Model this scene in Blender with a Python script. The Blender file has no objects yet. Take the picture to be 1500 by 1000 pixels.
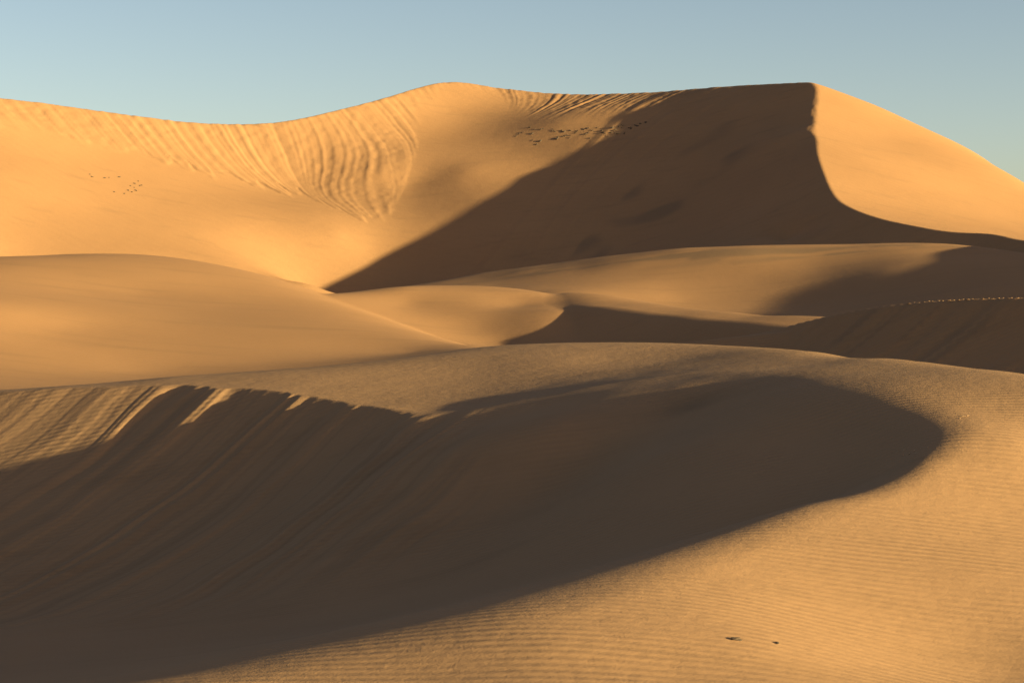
import bpy, bmesh, math, random
import numpy as np
from mathutils import Vector, Euler

# ------------------------------------------------------------------ camera, sky, sun, exposure
SC = bpy.context.scene
F, CX, HY = 2800.0, 750.0, 400.0          # focal length and horizon in photograph pixels (1500 x 1000)
cam = bpy.data.cameras.new('camera'); cam_o = bpy.data.objects.new('camera', cam)
SC.collection.objects.link(cam_o); SC.camera = cam_o
cam.sensor_width = 36.0; cam.lens = 36.0 * F / 1500.0
cam.shift_y = -(500.0 - HY) / 1500.0
cam.clip_start = 0.5; cam.clip_end = 20000
cam_o.location = (0, 0, 0); cam_o.rotation_euler = (math.radians(90), 0, 0)

SUN_EL, SUN_AZ = math.radians(7.4), math.radians(-23.0)     # azimuth counter-clockwise from +X
SH = np.array([math.cos(SUN_AZ), math.sin(SUN_AZ)])
world = bpy.data.worlds.new('World'); SC.world = world; world.use_nodes = True
wn = world.node_tree.nodes; wl = world.node_tree.links
sky = wn.new('ShaderNodeTexSky'); sky.sky_type = 'NISHITA'; sky.sun_disc = False
sky.sun_elevation = SUN_EL; sky.sun_rotation = math.radians(90) - SUN_AZ
sky.air_density = 0.78; sky.dust_density = 4.5; sky.ozone_density = 0.0; sky.altitude = 1900
wl.new(sky.outputs[0], wn['Background'].inputs[0]); wn['Background'].inputs[1].default_value = 0.05
sun = bpy.data.lights.new('sun', 'SUN'); sun.energy = 5.0; sun.angle = math.radians(0.53); sun.color = (1.0, 0.90, 0.46)
sun_o = bpy.data.objects.new('sun', sun); SC.collection.objects.link(sun_o)
sun_o.location = (120, -60, 60)
sun_o.rotation_euler = (math.radians(90) - SUN_EL, 0, SUN_AZ + math.radians(90))
vs = SC.view_settings; vs.view_transform = 'Standard'; vs.look = 'None'; vs.gamma = 1.0; vs.use_curve_mapping = False
vs.exposure = 1.76

# ------------------------------------------------------------------ terrain helpers
def P(px, py, Y): return ((px - CX) / F * Y, Y, -(py - HY) / F * Y)
def PL(rows): return [P(*r) for r in rows]
def off(p, dx, dy, d, dz):
    n = math.hypot(dx, dy); return (p[0] + dx / n * d, p[1] + dy / n * d, p[2] + dz)

NU0, NV0 = 230, 260                        # coarse lattice for the smooth surfaces
NU, NV = 940, 1230                         # fine lattice for the mesh
UMIN, UMAX, C0 = -0.80, 0.85, 45.0
_yb = np.array([-25, 20, 40, 46, 124, 130, 300, 310, 425, 432, 572, 585, 760.0])      # row density (rows per metre) by depth
_dn = np.array([.5, .8, 3.0, 6.4, 6.4, 1.5, 1.35, 1.2, 1.2, 1.9, 1.9, .5, .25])
_yy = np.linspace(-25, 760, 6000); _dd = np.interp(_yy, _yb, _dn)
_dd = np.convolve(np.pad(_dd, 60, mode='edge'), np.hanning(121) / np.hanning(121).sum(), mode='valid')
_cdf = np.r_[0, np.cumsum((_dd[1:] + _dd[:-1]) / 2)]; _cdf /= _cdf[-1]
def lattice(nu, nv):
    s = np.linspace(-1, 1, nu); u = np.where(s < 0, 0.30 * s + (-UMIN - 0.30) * -np.abs(s) ** 7, 0.30 * s + (UMAX - 0.30) * s ** 7)
    y = np.interp(np.linspace(0, 1, nv), _cdf, _yy)
    U, Y = np.meshgrid(u, y); return U * (Y + C0), Y

class TPS:
    def __init__(self, pts, reg=0.02):
        p = np.array(pts, float); self.c = p[:, :2] / 100.0; n = len(p)
        K = self.phi(self.c, self.c) + reg * 1e-3 * np.eye(n)
        Q = np.c_[np.ones(n), self.c]; A = np.zeros((n + 3, n + 3))
        A[:n, :n] = K; A[:n, n:] = Q; A[n:, :n] = Q.T
        self.w = np.linalg.solve(A, np.r_[p[:, 2], 0, 0, 0])
    @staticmethod
    def phi(a, b):
        d2 = ((a[:, None, :] - b[None, :, :]) ** 2).sum(-1); return 0.5 * d2 * np.log(d2 + 1e-12)
    def __call__(self, X, Y):
        q = np.c_[X.ravel(), Y.ravel()] / 100.0; out = np.empty(len(q)); n = len(self.c)
        for i in range(0, len(q), 20000):
            s = q[i:i + 20000]; out[i:i + 20000] = self.phi(s, self.c) @ self.w[:n] + self.w[n] + s @ self.w[n + 1:]
        return out.reshape(X.shape)

def cubic_up(Z, nv, nu):                    # Catmull-Rom upsampling of a lattice field along both axes
    def up(A, n):
        m = A.shape[0]; x = np.linspace(0, m - 1, n); i = np.clip(np.floor(x).astype(int), 0, m - 2); f = (x - i)[:, None]
        a, b, c, d = A[np.clip(i - 1, 0, m - 1)], A[i], A[i + 1], A[np.clip(i + 2, 0, m - 1)]
        return b + 0.5 * f * (c - a + f * (2 * a - 5 * b + 4 * c - d + f * (3 * (b - c) + d - a)))
    return up(up(Z, nv).T, nu).T

def smin(a, b, k): h = np.clip(0.5 + 0.5 * (b - a) / k, 0, 1); return b + (a - b) * h - k * h * (1 - h)
def smax(a, b, k): return -smin(-a, -b, k)
def sstep(a, b, x): t = np.clip((x - a) / (b - a), 0, 1); return t * t * (3 - 2 * t)
def lin_interp(x, xs, ys): return np.interp(x, xs, ys)

# ------------------------------------------------------------------ the dunes: control points (photo column, photo row, metres away)
# far dune: crest along the skyline, over the peak and down its winding arm
CREST_SKY = PL([(-260,135,456),(-120,134,469),(0,143,482),(100,156,490),(200,170,497),(290,180,503),(350,182,508),(400,180,513),(450,172,520),(500,160,530),
  (550,147,542),(600,132,555),(640,122,563),(660,120,566),(690,122,568),(720,127,569),(760,132,568),(800,136,566),(850,138,562),(900,137,556),(970,134,546),(1050,127,531),(1120,123,517),(1160,121,508)])
CREST_ARM = PL([(1190,121,500),(1197,140,488),(1194,160,475),(1193,180,462),(1194,200,447),(1197,222,432),(1203,243,419),(1210,262,408),(1217,278,399),(1227,292,391),
  (1250,306,380),(1275,315,372),(1300,322,366),(1340,330,357),(1380,337,350),(1410,340,346),(1440,341,342),(1470,346,335),(1500,352,328)]) + \
  [(97,304,7.6),(104,289,8.6),(110,274,8.3),(112,262,7.6),(113,254,6.8),(113,247,6.0),(113.5,238,5.6),(114,217,5.6),(114,190,3.8)]
FAR_S = CREST_SKY + CREST_ARM + PL([(-200,200,442),(-200,385,355),(-200,290,392),
  (0,200,458),(0,255,434),(0,310,414),(0,385,388),(150,234,465),(150,300,435),(150,385,398),(350,272,472),(350,330,440),(350,395,410),(250,255,468),
  (440,262,488),(490,310,460),(490,345,444),(450,415,412),(400,440,400),(560,250,493),(560,330,455),(600,200,522),(600,270,487),(600,300,472),(660,160,548),(680,250,490),(680,200,523),
  (750,180,532),(750,220,506),(820,180,522),(870,160,533),(930,152,533),(880,178,519),(845,207,505),(800,236,494),(750,265,481),(700,292,470),(650,318,460),(600,345,450),(550,373,441),(500,400,432),(460,430,419),
  (750,350,440),(750,420,412),(900,280,463),(900,360,427),(1050,180,492),(1050,260,450),(1050,340,408),
  (1150,200,455),(1150,280,415),(1150,350,385),(1450,430,290)]) + [off(p, -.9, -.42, 8, -4.4) for p in CREST_ARM[9:20]] + [off(p, -.9, -.42, 18, -8.5) for p in CREST_ARM[9:20:2]] + [(92,270,0.5),(96,245,-2),(98,215,-4),(100,190,-5)]
W_SKY = PL([(1240,142,506.3),(1290,161,505.9),(1340,184,488.6),(1400,215,500.5),(1450,243,499.8),(1500,268,466.7),(1600,322,438.4)])
FAR_W = CREST_SKY + CREST_ARM + W_SKY + PL([(1300,250,428.7),(1400,290,420.4),(1500,318,421.5),(1300,200,466.5),(1420,250,450.4)]) + \
  [(p[0] * 1.12, p[1] + 30, p[2] - 9) for p in CREST_SKY[::2]] + [(p[0] * 1.12, p[1] + 35, p[2] - 10) for p in W_SKY] + \
  [(p[0] * 1.3, p[1] + 110, p[2] - 35) for p in CREST_SKY[::3]] + [(180,520,-2),(190,440,-3),(160,360,-2),(150,300,1),(150,260,0),(150,200,-6),(170,600,-8),(120,600,8)]
# long crescent dune in the middle distance
M3_CR = PL([(300,470,330),(440,440,332),(520,430,332),(590,420,331),(700,400,330),(850,380,327),(1000,364,324),(1100,359.5,322),(1200,358,320),(1300,356.5,318),(1380,357,315),(1450,364,308),(1550,380,296)])
M3 = M3_CR + PL([(1000,376,315),(1000,402,304),(1000,440,286),(1000,458,272),(1200,371,311),(1200,395,300),(1200,440,279),(1300,400,288),(1350,430,268),(1450,430,258),(850,391,318),(850,405,308),(850,430,286),
  (700,409,321),(700,430,296),(1100,371,313),(1380,368,305)])
M3 += [(p[0] * 1.1, p[1] + 25, p[2] - 4) for p in M3_CR[2:12]] + [(p[0] * 1.2, p[1] + 65, p[2] - 16) for p in M3_CR[2:12:2]] + [(-60,330,-14),(-60,280,-14),(95,230,-8),(20,235,-10)]
# small central dune with the hollow
M2_RIDGE = PL([(830,428.5,256),(900,434,250),(1000,450,237),(1080,458,228),(1180,462.5,216),(1230,468,207)])
M2_SKY = PL([(400,440,239.3),(470,432,245.3),(590,422,254.5),(700,420,257.6),(760,425,255.6),(800,431,253.6)])
M2_L = M2_SKY + PL([(500,470,229.8),(600,445,246.7),(600,480,231.4),(700,505,221.7),(700,450,244.8),(700,480,234.8),(735,507,226.5),(760,498,228.3),(780,491,229.5),(800,483,231),(820,471,234.5),(835,460,237.5),(760,445,248),(830,440,250.4),
  (950,505,219.9),(1050,503,210.1),(1130,488,208),(900,480,235.7),(1000,490,222.9),(1180,480,203.3)]) + [(p[0] * 1.1, p[1] + 28, p[2] - 3.5) for p in M2_SKY] + [(p[0] * 1.2, p[1] + 60, p[2] - 11) for p in M2_SKY] + [(-60,270,-8),(-70,230,-12),(20,260,-8),(30,240,-9)]
M2_W = M2_RIDGE + PL([(900,446,240),(1000,456,228),(1100,464,217),(1180,475,205),(835,452,238)]) + [(p[0] * 1.1, p[1] + 28, p[2] - 3.5) for p in M2_RIDGE] + [(p[0] * 1.2, p[1] + 60, p[2] - 11) for p in M2_RIDGE] + [(-8,255,-7),(-20,240,-12),(-1,250,-5.2),(2,243,-5.6)]
# smooth hill on the left
M1 = PL([(-250,410,249.1),(-100,393,259.7),(0,385,263),(100,378,267),(200,374,268.5),(260,378,266),(310,386,261),(350,395,256),(420,415,248.5),(480,438,239),(520,453,231.5),(560,468,223),(600,483,214),(640,495,204.5),(690,506,192),(740,513,182),
  (0,450,195.8),(0,530,167.9),(200,430,225.6),(200,500,188.9),(200,545,172.1),(350,450,219.7),(350,520,184.4),(500,482,203.5),(500,525,182.8),(600,515,188.1),(-200,520,162.7),(100,480,192.6)])
M1 += [(p[0] + 2, p[1] + 8, p[2] - .7) for p in M1[:8]] + [(p[0] + 8, p[1] + 22, p[2] - 3.4) for p in M1[:8]] + [(p[0] + 9, p[1] + 14, p[2] - 4) for p in M1[8:16]] + [(p[0] + 22, p[1] + 45, p[2] - 13) for p in M1[:15:2]] + [(20,165,-12),(15,140,-11)]
# dark dune on the right
M4_CR = PL([(1000,518,199),(1050,505,195),(1100,492,191),(1140,481,188.5),(1180,470,186),(1220,461,183.5),(1260,453,181),(1300,447,178.5),(1340,443,176),(1420,438,171),(1500,436,166),(1650,437,157),(1800,445,148),(2000,470,138)])
M4_S = M4_CR + [off(p, -.78, -.62, 5, -2.7) for p in M4_CR] + [off(p, -.78, -.62, 11, -5.4) for p in M4_CR] + [off(p, -.78, -.62, 22, -7.5) for p in M4_CR[::2]] + [off(p, .78, .62, 10, 5) for p in M4_CR[::2]]
M4_W = M4_CR + [off(p, .78, .62, 18, -2.8) for p in M4_CR] + [off(p, .78, .62, 45, -7.5) for p in M4_CR[::2]] + [off(p, -.78, -.62, 20, 2) for p in M4_CR[::2]]
# foreground: broad sheet of lit sand (T) with the hollow (B) cut into it
WALL = PL([(-200,590,118),(-100,580,116),(0,574,114.5),(80,569,113.4),(150,567,112.3),(230,565,111),(300,566,109.4),(350,568.5,108),(400,573,106.3),(440,578.5,104.9),(480,585,103.3),(520,592,101.5),(560,598.5,99.5),(620,607,97)])
T_SKY = PL([(-300,590,124),(-150,583,121),(0,571,118),(250,553,114),(400,543,114),(560,527,117),(700,509,123),(800,504.5,125),(900,503,124),(1000,504,119.5),(1100,508,112.5),(1150,511.5,109.3),(1200,516,105.3),(1300,525,97),(1400,536,92),(1500,548,87.5),(1650,575,80)])
T = WALL + T_SKY + PL([(700,545,109),(620,570,105),(800,530,110),(900,525,110),(1000,524,108),(1100,525,103),(1200,533,96),(1300,544,88),(1450,600,77),(1500,650,72),(1480,750,65.8),(1450,850,58.4),(1400,950,53),(1100,940,49),(800,940,47.7),(1000,1000,45.5),(1450,1000,50.4),(600,1010,44.7),(200,1030,43.3),(-200,1040,44),
  (1650,700,71),(1650,900,56.5)]) + [(0,0,-1.75),(-25,0,-2.2),(25,0,-1.6),(0,25,-6.2),(-25,25,-6.6),(25,25,-6.6),(0,-25,-4),(-60,30,-9),(60,30,-9),(60,80,-8),(-70,80,-8)] + \
  [(4,92,-5.55),(10,84,-5.2),(0,82,-6.2),(9,73,-6.1),(-7,88,-6.6),(-15,80,-6.8),(-18,66,-8),(0,64,-7.3)]
T += [(p[0] * 1.05, p[1] + 8, p[2] - .75) for p in T_SKY] + [(p[0] * 1.1, p[1] + 22, p[2] - 2.6) for p in T_SKY] + [(p[0] * 1.2, p[1] + 50, p[2] - 8) for p in T_SKY[::2]]
RIM = PL([(700,579,97.5),(800,560,97.5),(900,546,97.5),(1000,542,96),(1100,545,91.7),(1200,551,86),(1315,567,80.5),(1390,595,76),(1412,620,72.7)])
WD = [(-.42, -.9)] * 7 + [(-.5, -.86), (-.58, -.8)] + [(-.64, -.77)] * 5
B = WALL + [off(p, *d, 4, -2.3) for p, d in zip(WALL[:-1], WD)] + [off(p, *d, 9, -4.7) for p, d in zip(WALL[:-2], WD)] + [off(p, .6, .8, 5, 2.5) for p in WALL[:-1:2]] + \
  RIM + [off(p, -.85, -.5, 4, -1.5) for p in RIM[4:6]] + [off(p, -.85, -.5, 9, -3.2) for p in RIM[4:6]] + [off(p, -.85, -.5, 4, -1.7) for p in RIM[6:]] + [off(p, -.85, -.5, 9, -3.2) for p in RIM[6:]] + \
  PL([(0,900,85),(0,965,66),(200,900,80),(300,868,82),(200,965,62),(400,870,79),(450,830,81.5),(600,785,82),(900,570,94.3),(1000,566,92),(800,592,94.5),(702,613,94.3),(619,635,94),(907,617,89),(803,630,89),(700,655,89),(605,686,89),(800,720,84),(700,850,73),(1000,770,71),(550,910,64),(-200,950,70),
  (1352,662,70),(1185,728,65.3),(1000,790,61),(850,835,57.5),(700,875,55),(400,940,50.5),(200,980,48)]) + \
  [(28,80,-2.5),(22.3,79,-4.2),(21.2,70,-4.6),(20,88,-3.2),(26,68,-3.8),(14,52,-5.5),(4,45,-6.5),(-8,40,-7.5),(8,106,-1.5),(18,99,-1.5)]

GROUND_Z = -16.0
_rng = np.random.default_rng(7); _tab = _rng.random(4096) * 2 - 1
def n1(x, seed=0):
    i = np.floor(x).astype(int); f = x - i; f = f * f * f * (f * (f * 6 - 15) + 10)
    h = lambda k: _tab[(k * 131 + seed * 977) % 4096]
    return h(i) * (1 - f) + h(i + 1) * f
def n2(x, y, seed=0):
    i = np.floor(x).astype(int); j = np.floor(y).astype(int); f = x - i; g = y - j
    f = f * f * f * (f * (f * 6 - 15) + 10); g = g * g * g * (g * (g * 6 - 15) + 10)
    h = lambda a, c: _tab[((a * 1619) ^ (c * 31337) + seed * 7919) % 4096]
    return (h(i, j) * (1 - f) + h(i + 1, j) * f) * (1 - g) + (h(i, j + 1) * (1 - f) + h(i + 1, j + 1) * f) * g
def bilin(G, x0, y0, st, X, Y):
    a = np.clip((X - x0) / st, 0, G.shape[1] - 1.001); c = np.clip((Y - y0) / st, 0, G.shape[0] - 1.001)
    i = a.astype(int); j = c.astype(int); f = a - i; g = c - j
    return (G[j, i] * (1 - f) + G[j, i + 1] * f) * (1 - g) + (G[j + 1, i] * (1 - f) + G[j + 1, i + 1] * f) * g

def far_flow():
    """follow the slip face uphill from every spot of a lattice to the crest: where it arrives, and how far below the crest the spot lies"""
    st = 1.0; x0, y0 = -190.0, 385.0; gx = np.arange(x0, 120, st); gy = np.arange(y0, 585, st); GX, GY = np.meshgrid(gx, gy)
    S, W = TPS(FAR_S)(GX, GY), TPS(FAR_W)(GX, GY)
    dy, dx = np.gradient(S, st); x, y = GX.copy(), GY.copy(); live = W > S
    for _ in range(130):
        a, c = bilin(dx, x0, y0, st, x, y), bilin(dy, x0, y0, st, x, y); n = np.hypot(a, c) + 1e-9
        v0 = bilin(W - S, x0, y0, st, x, y); x2, y2 = x + a / n * 1.6, y + c / n * 1.6; v1 = bilin(W - S, x0, y0, st, x2, y2)
        f = np.where(v1 > 0, 1.0, np.clip(v0 / (v0 - v1 + 1e-9), 0, 1))          # stop exactly on the crest
        x = np.where(live, x + f * (x2 - x), x); y = np.where(live, y + f * (y2 - y), y); live &= v1 > 0
    return x0, y0, st, x, y, bilin(S, x0, y0, st, x, y) - S

def build_height():
    Xc, Yc = lattice(NU0, NV0); X, Y = lattice(NU, NV)
    ev = lambda pts: cubic_up(TPS(pts)(Xc, Yc), NV, NU)
    px = CX + F * X / np.maximum(Y, 5)
    # ---- far dune: fluted slip face with avalanche tongues
    S, W = ev(FAR_S), ev(FAR_W)
    x0, y0, st, fx, fy, fd = far_flow()
    cx, cy, d = bilin(fx, x0, y0, st, X, Y), bilin(fy, x0, y0, st, X, Y), bilin(fd, x0, y0, st, X, Y)
    cp = CX + F * cx / cy                                              # which stretch of the crest feeds this spot
    inside = (sstep(395, 410, Y) * (1 - sstep(575, 583, Y)) * sstep(-185, -175, X) * (1 - sstep(108, 116, X)))
    L = np.interp(cp, [-300, 0, 100, 200, 300, 350, 400, 430, 470, 510, 540, 570, 600, 640, 660, 700, 740, 780, 850, 950, 1050, 1200],
                      [9, 9.5, 11.5, 13, 16, 18.5, 20, 23, 31, 33, 24, 12, 7, 4.5, 2, 5, 8, 11, 11, 10, 8, 3])
    gy_, gx_ = np.gradient(fx, st); sq = bilin(np.clip(1.3 / (np.hypot(gx_, gy_) + .3), 0, 1), x0, y0, st, X, Y)     # fade where the slide paths crowd together
    ph = cx / 5.2 + 0.35 * n1(cx / 9, 3); cell = np.floor(ph); fr = ph - cell
    tongue = np.sqrt(np.clip(1 - (2 * fr - 1) ** 2, 0, 1)) * (1.0 + 3.0 * np.abs(n1(cell + .01, 5)))
    tongue *= np.interp(cp, [0, 150, 300, 430, 480, 540], [.55, .8, 1.25, 1.5, .8, .2])
    edge = L - 1.6 + tongue + 0.7 * n2(X / 2.0, Y / 2.0, 4)
    soft = np.interp(cp, [0, 120, 220, 460, 520, 580], [1.8, 1.3, .9, .9, 3, 4.5])
    on = (1 - sstep(edge - soft, edge + 0.2 + .3 * soft, d)) * inside
    w = cx + 0.12 * n2(X / 6, Y / 6, 8) + .1 * n2(X / 2.2, Y / 2.2, 81)
    flute = 0.10 * n1(w / 1.5, 1) + 0.08 * n1(w / 0.75, 2) + 0.06 * n1(w / 4.3, 6) + .06 * n2(X / 1.6, Y / 2.5, 82)
    flute *= np.interp(cp, [0, 300, 500, 600, 660, 760, 1000, 1100, 1250], [1.5, 1.4, 1.3, .8, .8, 1.3, 1.0, .4, .3]) * sq
    S = S + on * (np.interp(cp, [0, 200, 330, 480, 540], [.14, .2, .26, .2, .06]) * sq + flute * (0.5 + 0.5 * np.exp(-((d - 0.35 * L) / (0.5 * L)) ** 2)))
    S = S - inside * (1 - sstep(0, .8, d)) * 0.2 * np.abs(n1(cx / 1.6, 9))
    streak = inside * sstep(900, 1000, cp) * .16 * (n1(w / 3.5, 11) + .5 * n1(w / 1.6, 12)) * sstep(2, 8, d) * sq
    far = smin(S + streak, W + .1 * n2(X / 30, Y / 30, 2), 0.35)
    # ---- dunes in between
    m3 = ev(M3) + .08 * n2(X / 9, Y / 9, 21)
    slip2 = -4.78 + .415 * (X - 7.25) + .278 * (Y - 239)
    m2 = smax(ev(M2_L), smin(ev(M2_W), slip2, 0.8), 0.4) + .05 * n2(X / 8, Y / 8, 22)
    m1 = ev(M1) + .06 * n2(X / 9 + Y / 14, Y / 11, 23)
    s4, w4 = ev(M4_S), ev(M4_W)
    c4 = .62 * X - .78 * Y + .3 * n2(X / 4, Y / 4, 31); k4 = sstep(-.3, .6, w4 - s4)
    s4 = s4 + k4 * (.13 * n1(c4 / 1.7, 32) + .07 * n1(c4 / .7, 33) + .03 * n1(c4 / .35, 34))
    m4 = smin(s4, w4, 0.12)
    # ---- foreground with the fluted wall of the hollow
    t, b = ev(T), ev(B)
    cw = .83 * X - .55 * Y + .35 * n2(X / 3, Y / 3, 41); dep = t - b
    left = 1 - sstep(600, 760, px)
    amp = np.interp(cw, [-95, -80, -78, -72, -68, -56], [.025, .03, .19, .19, .08, .06])
    rel = amp * (n1(cw / 1.5, 42) * .9 + .4 * n1(cw / .65, 43)) * (1 - .75 * sstep(1.5, 5, dep)) + (.12 * n1(cw / 1.5, 44) + .05 * n1(cw / .55, 45)) * sstep(-82, -74, cw) + .05 * n1(cw / 2.3, 49) * (1 - sstep(-82, -77, cw)) + (.008 + .014 * sstep(-82, -76, cw)) * n1(cw / .25, 46)
    b = b + left * sstep(76, 84, Y) * sstep(-.6, .3, dep) * (1 - sstep(6.5, 9, dep)) * rel
    b = b + sstep(1.5, 4, dep) * (.10 * n2(cw / 5, Y / 16, 47) * sstep(62, 75, Y) + .03 * n1(cw / 1.3, 48) * (1 - sstep(600, 760, px)) * sstep(76, 84, Y))
    t = t + (.012 + .02 * (1 - sstep(60, 80, Y))) * n2(X / 5, Y / 3.5, 51) + .009 * n2(X / 1.7, Y / 1.1, 52)
    kf = np.interp(px, [420, 560, 700, 900], [0.05, 0.12, 0.5, 0.7]); kf = np.where(Y < 75, np.maximum(kf, .7 + .4 * (1 - sstep(60, 75, Y))), kf)
    fg = smin(t, b, kf)
    # ---- dark heavy sand, and shade painted into the hollow's colour: 0 none .. 1 full
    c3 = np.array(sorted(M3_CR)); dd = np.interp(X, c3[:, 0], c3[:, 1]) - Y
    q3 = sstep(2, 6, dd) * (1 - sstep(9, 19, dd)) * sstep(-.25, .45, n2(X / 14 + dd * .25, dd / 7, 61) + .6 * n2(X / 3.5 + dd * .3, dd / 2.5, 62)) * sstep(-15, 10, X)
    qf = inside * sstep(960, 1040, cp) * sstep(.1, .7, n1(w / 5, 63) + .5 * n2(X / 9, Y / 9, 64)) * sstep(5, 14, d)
    qg = left * sstep(76, 84, Y) * sstep(.2, 1, dep) * (.3 * sstep(.1, .6, n1(cw / .9, 65)) * sstep(-.2, .5, n2(cw / 2, Y / 7, 66)) + .28 * sstep(.25, .5, n1(cw / .33, 67)))  # streak colour stands in for groove shading that soft light barely shows
    qg = qg + .8 * sstep(.3, 1.4, dep) * (1 - sstep(2.2, 3.6, dep)) * sstep(6, 9, X) * sstep(82, 87, Y) * sstep(-.3, .5, n2(X / 5, Y / 3, 68))  # shade of the steep band under the upper rim, painted dark
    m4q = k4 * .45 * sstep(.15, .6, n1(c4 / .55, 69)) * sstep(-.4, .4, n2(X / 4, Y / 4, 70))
    # ---- each dune only where it stands
    fg = fg - np.maximum(Y - 150, 0) * 0.25
    m1 = m1 - np.maximum(X - 5, 0) * 0.2 - np.maximum(130 - Y, 0) * 0.3 - np.maximum(Y - 340, 0) * .2
    m2 = m2 - np.maximum(185 - Y, 0) * 0.3 - np.maximum(Y - 310, 0) * 0.2 - np.maximum(X - 45, 0) * .2
    m3 = m3 - np.maximum(235 - Y, 0) * 0.3 - np.maximum(Y - 370, 0) * 0.2
    m4 = m4 - np.maximum(130 - Y, 0) * 0.3 - np.maximum(Y - 230, 0) * 0.2 - np.maximum(5 - X, 0) * 0.2
    far = far - np.maximum(200 - Y, 0) * .3
    layers = [fg, m4, m2, m1, m3, far]
    own = np.stack(layers).argmax(0); Z = layers[0]
    for l in layers[1:]: Z = smax(Z, l, 0.25)
    # ---- sink the rim of the modelled land into the plain
    uu = np.abs(np.linspace(-1, 1, NU))[None, :]
    rim = np.maximum(np.maximum(sstep(.85, 1.0, uu), sstep(600, 755, Y)), 1 - sstep(-24, -8, Y))
    Z = Z * (1 - rim) + (GROUND_Z - 1.0) * rim
    mineral_shade = np.choose(own, [qg, m4q, 0 * X, 0 * X, q3 * .8, qf * .7])
    return X, Y, Z, own, np.clip(mineral_shade, 0, 1)

X, Y, Z, own, mineral_shade = build_height()

# ------------------------------------------------------------------ material
def sand_material(name, ripple, ripple_h, wiggle, grain, grain_h, along, tint=.22, hues=((.345, .169, .076, 1), (.385, .189, .085, 1))):
    """sand: colour drift, dark streaks of heavy sand and painted shade, wind ripples and grain. ripple / grain are sizes in metres, along the ripple heading"""
    m = bpy.data.materials.new(name); m.use_nodes = True; n = m.node_tree.nodes; l = m.node_tree.links
    b = n['Principled BSDF']; b.inputs['Roughness'].default_value = 0.92; b.inputs['Specular IOR Level'].default_value = 0.08
    tc = n.new('ShaderNodeTexCoord')
    def noise(scale, detail=3, vec=None, rough=.55):
        t = n.new('ShaderNodeTexNoise'); t.inputs['Scale'].default_value = scale; t.inputs['Detail'].default_value = detail; t.inputs['Roughness'].default_value = rough
        l.new(vec or tc.outputs['Object'], t.inputs['Vector']); return t.outputs['Fac']
    def ramp(fac, a, c, ca=(0, 0, 0, 1), cc=(1, 1, 1, 1)):
        r = n.new('ShaderNodeValToRGB'); r.color_ramp.elements[0].position = a; r.color_ramp.elements[1].position = c
        r.color_ramp.elements[0].color = ca; r.color_ramp.elements[1].color = cc; l.new(fac, r.inputs[0]); return r.outputs[0]
    def math_(op, a, c):
        q = n.new('ShaderNodeMath'); q.operation = op
        for k, v in enumerate((a, c)):
            if isinstance(v, (int, float)): q.inputs[k].default_value = v
            else: l.new(v, q.inputs[k])
        return q.outputs[0]
    # colour
    base = ramp(noise(.035, 4), .3, .7, *hues)
    mp = n.new('ShaderNodeMapping'); mp.inputs['Rotation'].default_value = (0, 0, along); mp.inputs['Scale'].default_value = (.05, .35, .3); l.new(tc.outputs['Object'], mp.inputs[0])
    streak = ramp(noise(1.0, 5, mp.outputs[0]), .55, .8)
    fine = ramp(noise(1.3 / grain, 2), .3, .75)
    mx = n.new('ShaderNodeMix'); mx.data_type = 'RGBA'; mx.inputs['B'].default_value = (.225, .122, .062, 1); l.new(base, mx.inputs['A'])
    # relief
    wv = n.new('ShaderNodeTexWave'); wv.wave_type = 'BANDS'; wv.bands_direction = 'Y'; wv.wave_profile = 'SIN'
    wv.inputs['Scale'].default_value = .314 / ripple; wv.inputs['Distortion'].default_value = wiggle; wv.inputs['Detail'].default_value = 3; wv.inputs['Detail Scale'].default_value = .22 / ripple * 1.4; wv.inputs['Detail Roughness'].default_value = .6
    rp = n.new('ShaderNodeMapping'); rp.inputs['Rotation'].default_value = (0, 0, along); rp.inputs['Scale'].default_value = (.24, 1, 1); l.new(tc.outputs['Object'], rp.inputs[0]); l.new(rp.outputs[0], wv.inputs['Vector'])
    patch = ramp(noise(.22 / (ripple * 2.2), 3), .33, .62)
    trough = math_('MULTIPLY', math_('SUBTRACT', 1.0, wv.outputs['Fac']), patch)
    speck = ramp(noise(2.2 / grain, 2, None, .8), .35, .7)
    fac = math_('ADD', math_('MULTIPLY', streak, .35), math_('ADD', math_('MULTIPLY', fine, .14), math_('ADD', math_('MULTIPLY', trough, tint), math_('MULTIPLY', speck, .22))))
    l.new(fac, mx.inputs['Factor'])
    at = n.new('ShaderNodeAttribute'); at.attribute_name = 'mineral_shade'
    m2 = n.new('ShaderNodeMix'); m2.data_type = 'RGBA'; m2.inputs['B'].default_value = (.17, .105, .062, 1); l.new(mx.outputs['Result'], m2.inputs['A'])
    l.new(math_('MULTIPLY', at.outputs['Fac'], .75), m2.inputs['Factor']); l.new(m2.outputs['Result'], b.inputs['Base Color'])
    h = math_('MULTIPLY', math_('MULTIPLY', wv.outputs['Fac'], patch), ripple_h)
    h = math_('ADD', h, math_('MULTIPLY', noise(1.0 / grain, 3, None, .7), grain_h))
    h = math_('ADD', h, math_('MULTIPLY', noise(.16 / grain, 3), grain_h * 2.2))
    bp = n.new('ShaderNodeBump'); bp.inputs['Strength'].default_value = 1.0; bp.inputs['Distance'].default_value = 1.0
    l.new(h, bp.inputs['Height']); l.new(bp.outputs[0], b.inputs['Normal'])
    return m
SAND_NEAR = sand_material('sand_near', .42, .015, 1.8, .085, .011, math.radians(4), .15, ((.33, .176, .09, 1), (.37, .197, .101, 1)))
SAND_MID = sand_material('sand_mid', .8, .010, 3.0, .22, .008, math.radians(10), .12)
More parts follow.
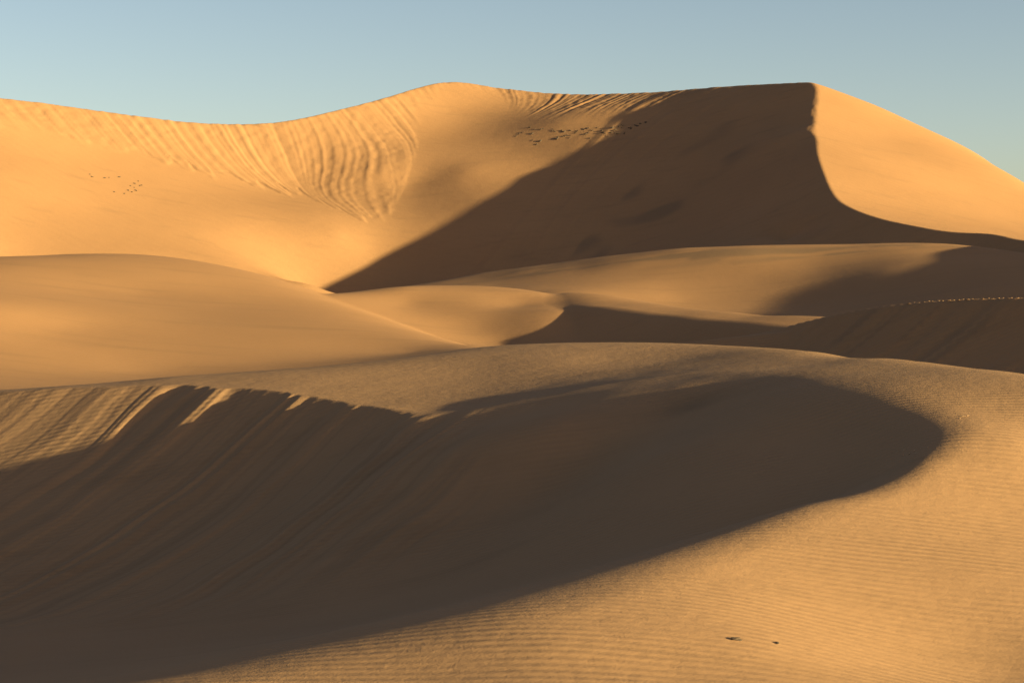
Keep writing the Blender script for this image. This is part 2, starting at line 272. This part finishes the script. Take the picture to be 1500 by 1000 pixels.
SAND_FAR = sand_material('sand_far', 1.0, .006, 4.0, .6, .03, math.radians(72), .06)

# ------------------------------------------------------------------ dune meshes
NAMES = ['dune_foreground', 'dune_right', 'dune_middle', 'dune_left', 'dune_crescent', 'dune_far']
LABELS = ['rippled foreground dune curling round a deep shadowed hollow', 'dark shaded slip face of the dune behind the foreground crest', 'small smooth dune with a pool of shadow in its hollow',
          'broad smooth golden hill of sand below the fluted far slope', 'long low crescent dune with a rounded lit end', 'tall far dune with fluted slopes, sharp winding crest and great shadow']
def grid_normals(X, Y, Z):
    P3 = np.stack([X, Y, Z], -1)
    du = np.gradient(P3, axis=1); dv = np.gradient(P3, axis=0)
    n = np.cross(du, dv); n /= np.linalg.norm(n, axis=-1, keepdims=True); return n
def mesh_from_mask(name, mask, verts, normals, mat):
    q = np.argwhere(mask); i, j = q[:, 0], q[:, 1]; w = X.shape[1]
    quads = np.stack([i * w + j, i * w + j + 1, (i + 1) * w + j + 1, (i + 1) * w + j], 1)
    used, inv = np.unique(quads, return_inverse=True); quads = inv.reshape(-1, 4)
    me = bpy.data.meshes.new(name)
    me.vertices.add(len(used)); me.vertices.foreach_set('co', verts[used].ravel())
    me.loops.add(quads.size); me.loops.foreach_set('vertex_index', quads.ravel().astype(np.int32))
    me.polygons.add(len(quads)); me.polygons.foreach_set('loop_start', np.arange(0, quads.size, 4, dtype=np.int32))
    me.update(calc_edges=True)
    me.polygons.foreach_set('use_smooth', np.ones(len(quads), bool))
    me.normals_split_custom_set_from_vertices(normals[used].tolist())
    at = me.attributes.new('mineral_shade', 'FLOAT', 'POINT'); at.data.foreach_set('value', mineral_shade.ravel()[used].astype(np.float32))
    me.materials.append(mat)
    o = bpy.data.objects.new(name, me); SC.collection.objects.link(o); o['kind'] = 'structure'; o['label'] = LABELS[NAMES.index(name)]; o['category'] = 'dune'; return o
N = grid_normals(X, Y, Z)
verts = np.stack([X, Y, Z], -1).reshape(-1, 3).astype(np.float32); normals = N.reshape(-1, 3)
qown = own[:-1, :-1]
MATS = [SAND_NEAR, SAND_MID, SAND_MID, SAND_MID, SAND_MID, SAND_FAR]
for k, nm in enumerate(NAMES):
    if (qown == k).any(): mesh_from_mask(nm, qown == k, verts, normals, MATS[k])

# ------------------------------------------------------------------ plain the dunes stand on, out to the horizon
me = bpy.data.meshes.new('ground'); gn = 40; gxs = np.linspace(-9000, 9000, gn); gys = np.linspace(-6000, 15000, gn)
gv = [(float(x), float(y), GROUND_Z + 1.2 * math.sin(x * .0013) * math.cos(y * .0011) - 1.2) for y in gys for x in gxs]
me.from_pydata(gv, [], [(j * gn + i, j * gn + i + 1, (j + 1) * gn + i + 1, (j + 1) * gn + i) for j in range(gn - 1) for i in range(gn - 1)])
me.polygons.foreach_set('use_smooth', np.ones(len(me.polygons), bool)); me.materials.append(SAND_FAR)
o = bpy.data.objects.new('ground', me); SC.collection.objects.link(o); o['kind'] = 'structure'; o['label'] = 'flat desert plain stretching away under the dunes'; o['category'] = 'ground'

# ------------------------------------------------------------------ small things lying on the sand
def surf(px, py):
    """the sand seen at a photograph position"""
    u = (px - CX) / F; low = 1e9
    for i in range(NV):
        y = Y[i, 0]
        if y < 35: continue
        j = int(np.searchsorted(X[i], u * y)); q = HY - F * Z[i, j] / y
        if q <= py: return Vector((float(X[i, j]), float(y), float(Z[i, j]))), Vector(N[i, j].tolist())
    return None, None
rnd = random.Random(11)
def lump_mesh(name, mat, seed, flat=.55):
    r = random.Random(seed); bm = bmesh.new(); bmesh.ops.create_icosphere(bm, subdivisions=2, radius=.5)
    ax = Vector((r.uniform(-1, 1), r.uniform(-1, 1), r.uniform(-1, 1)))
    for v in bm.verts:
        k = 1 + .28 * math.sin(5 * v.co.dot(ax) * 2 + seed) + r.uniform(-.13, .13)
        v.co = Vector((v.co.x * k * 1.25, v.co.y * k, v.co.z * k * flat))
    me = bpy.data.meshes.new(name); bm.to_mesh(me); bm.free(); me.materials.append(mat); return me
def crumb_material(name, c0, c1):
    m = bpy.data.materials.new(name); m.use_nodes = True; n = m.node_tree.nodes; l = m.node_tree.links; b = n['Principled BSDF']; b.inputs['Roughness'].default_value = .95
    t = n.new('ShaderNodeTexNoise'); t.inputs['Scale'].default_value = 6; r = n.new('ShaderNodeValToRGB'); r.color_ramp.elements[0].color = c0; r.color_ramp.elements[1].color = c1
    l.new(t.outputs['Fac'], r.inputs[0]); l.new(r.outputs[0], b.inputs['Base Color']); return m
DARK = crumb_material('damp_clod', (.05, .03, .018, 1), (.09, .05, .028, 1)); PALE = crumb_material('sand_crust', (.36, .20, .095, 1), (.46, .27, .14, 1)); LOOSE = crumb_material('loose_sand', (.34, .17, .08, 1), (.40, .20, .09, 1))
CLODS = [lump_mesh('sand_clod', DARK, k) for k in range(5)]; FLAKES = [lump_mesh('crust_flake', PALE, 20 + k, .3) for k in range(3)]
def put(name, me, px, py, size, label, cat, group=None, sink=.1, stretch=1.0):
    p, nrm = surf(px, py)
    if p is None: return
    o = bpy.data.objects.new(name, me); SC.collection.objects.link(o)
    o.location = p + nrm * size * (.25 - sink); o.rotation_mode = 'QUATERNION'; o.rotation_quaternion = nrm.to_track_quat('Z', 'Y') @ Euler((0, 0, rnd.uniform(0, 6.28))).to_quaternion()
    o.scale = (size * stretch, size, size); o['label'] = label; o['category'] = cat
    if group: o['group'] = group
    return o
far_row = [(825,322),(845,330),(870,330),(880,330),(780,350),(765,358),(790,345),(840,350),(835,380),(870,382),(855,400),(930,335),(935,342),(965,338),(975,340),(1000,335),(1030,340),(1060,330),(1075,328),(990,355),(980,360),
  (950,368),(945,375),(1000,368),(1025,348),(1120,325),(1100,335),(1140,338),(1085,345),(1070,352),(1090,370),(1150,345),(1180,348),(1200,335),(1190,325),(1220,320),(1235,315),(1210,350),(1240,350),(1170,360),(1290,312),(1310,305),(1335,300),(1300,318),(1265,322)]
for x, y in far_row:
    for k in range(2):
        put('sand_clod', CLODS[rnd.randrange(5)], 500 + (x + k * rnd.uniform(-9, 9)) / 3, 80 + (y + k * rnd.uniform(-5, 5)) / 3, rnd.uniform(.3, .62) * (1 - .35 * k), 'small dark sand clod in the scatter below the short fluted band between the two peaks', 'clod', 'dark clods scattered across the edge of the great shadow', stretch=1.5)
for x, y in [(400,540),(455,545),(478,543),(515,540),(600,560),(590,570),(610,580),(585,585),(615,575),(570,580),(560,600),(500,605),(540,615),(390,530),(575,605),(595,600)]:
    put('sand_clod', CLODS[rnd.randrange(5)], x / 3, 80 + y / 3, rnd.uniform(.25, .42), 'small dark sand clod in the sparse patch under the long fluted slope', 'clod', 'dark clods on the smooth far slope', stretch=1.4)
for x, y, sz in [(1303,664,.10),(1312,662,.13),(1322,660,.12),(1330,666,.16),(1338,660,.14),(1347,657,.11),(1356,655,.10),(1318,670,.09),(1340,665,.12)]:
    put('crust_flake', FLAKES[rnd.randrange(3)], x, y, sz * .5, 'pale crust flake among the fragments at the edge of the hollow shadow', 'flake', 'pale crust flakes at the shadow edge', stretch=1.6)
for x, y, sz in [(1403,613,.14),(1411,611,.22),(1417,609,.15)]:
    put('crust_flake', FLAKES[rnd.randrange(3)], x, y, sz * .5, 'pale crust flake in the small lit cluster just outside the rounded end of the hollow', 'flake', 'pale crust flakes outside the hollow', stretch=1.7)
put('sand_clod', CLODS[1], 1077, 938, .17, 'larger of two dark clods lying on the rippled sand of the foreground slope', 'clod', stretch=1.5)
put('sand_clod', CLODS[3], 1136, 943, .10, 'smaller of two dark clods lying on the rippled sand of the foreground slope', 'clod', stretch=1.4)

# footprints along the crest of the dark dune: each a shallow pit with a raised rim of loose sand
def footprint_mesh():
    bm = bmesh.new(); prof = [(.0, .02), (.45, .03), (.8, .16), (1.0, .20), (1.25, .10), (1.6, 0.0)]; seg = 12; rings = []
    for r, z in prof:
        rings.append([bm.verts.new((r * math.cos(2 * math.pi * k / seg) * (1.5 if math.cos(2 * math.pi * k / seg) > 0 else 1.1), r * .75 * math.sin(2 * math.pi * k / seg), z * (1 + .25 * math.sin(3 * k)))) for k in range(seg)] if r > 0 else [bm.verts.new((0, 0, z))])
    for k in range(seg): bm.faces.new((rings[0][0], rings[1][k], rings[1][(k + 1) % seg]))
    for a, c in zip(rings[1:], rings[2:]):
        for k in range(seg): bm.faces.new((a[k], c[k], c[(k + 1) % seg], a[(k + 1) % seg]))
    for f in bm.faces: f.smooth = True
    me = bpy.data.meshes.new('footprint'); bm.to_mesh(me); bm.free(); me.materials.append(LOOSE); return me
FOOT = footprint_mesh(); cr = [Vector(p) for p in M4_CR]
def on_crest(px):
    for a, c in zip(cr, cr[1:]):
        pa, pc = CX + F * a.x / a.y, CX + F * c.x / c.y
        if pa <= px <= pc: return a.lerp(c, (px - pa) / (pc - pa))
for k in range(24):
    p = on_crest(1332 + k * 7.2 + rnd.uniform(-2.2, 2.2))
    j = int(np.searchsorted(Y[:, 0], p.y)); i = int(np.searchsorted(X[j], p.x)); z = float(Z[max(j - 1, 0):j + 3, max(i - 1, 0):i + 2].max())
    o = bpy.data.objects.new('footprint', FOOT); SC.collection.objects.link(o); o.location = (p.x, p.y + .1, z + .0); o.scale = (.09 * rnd.uniform(.6, 1.3), .085, .24 * rnd.uniform(.4, 1.2)); o.rotation_euler = (0, 0, math.atan2(-.62, .78) + rnd.uniform(-.3, .3))
    o['label'] = 'footprint with a raised sunlit rim in the track along the dark dune crest'; o['category'] = 'footprint'; o['group'] = 'footprints along the dark crest'
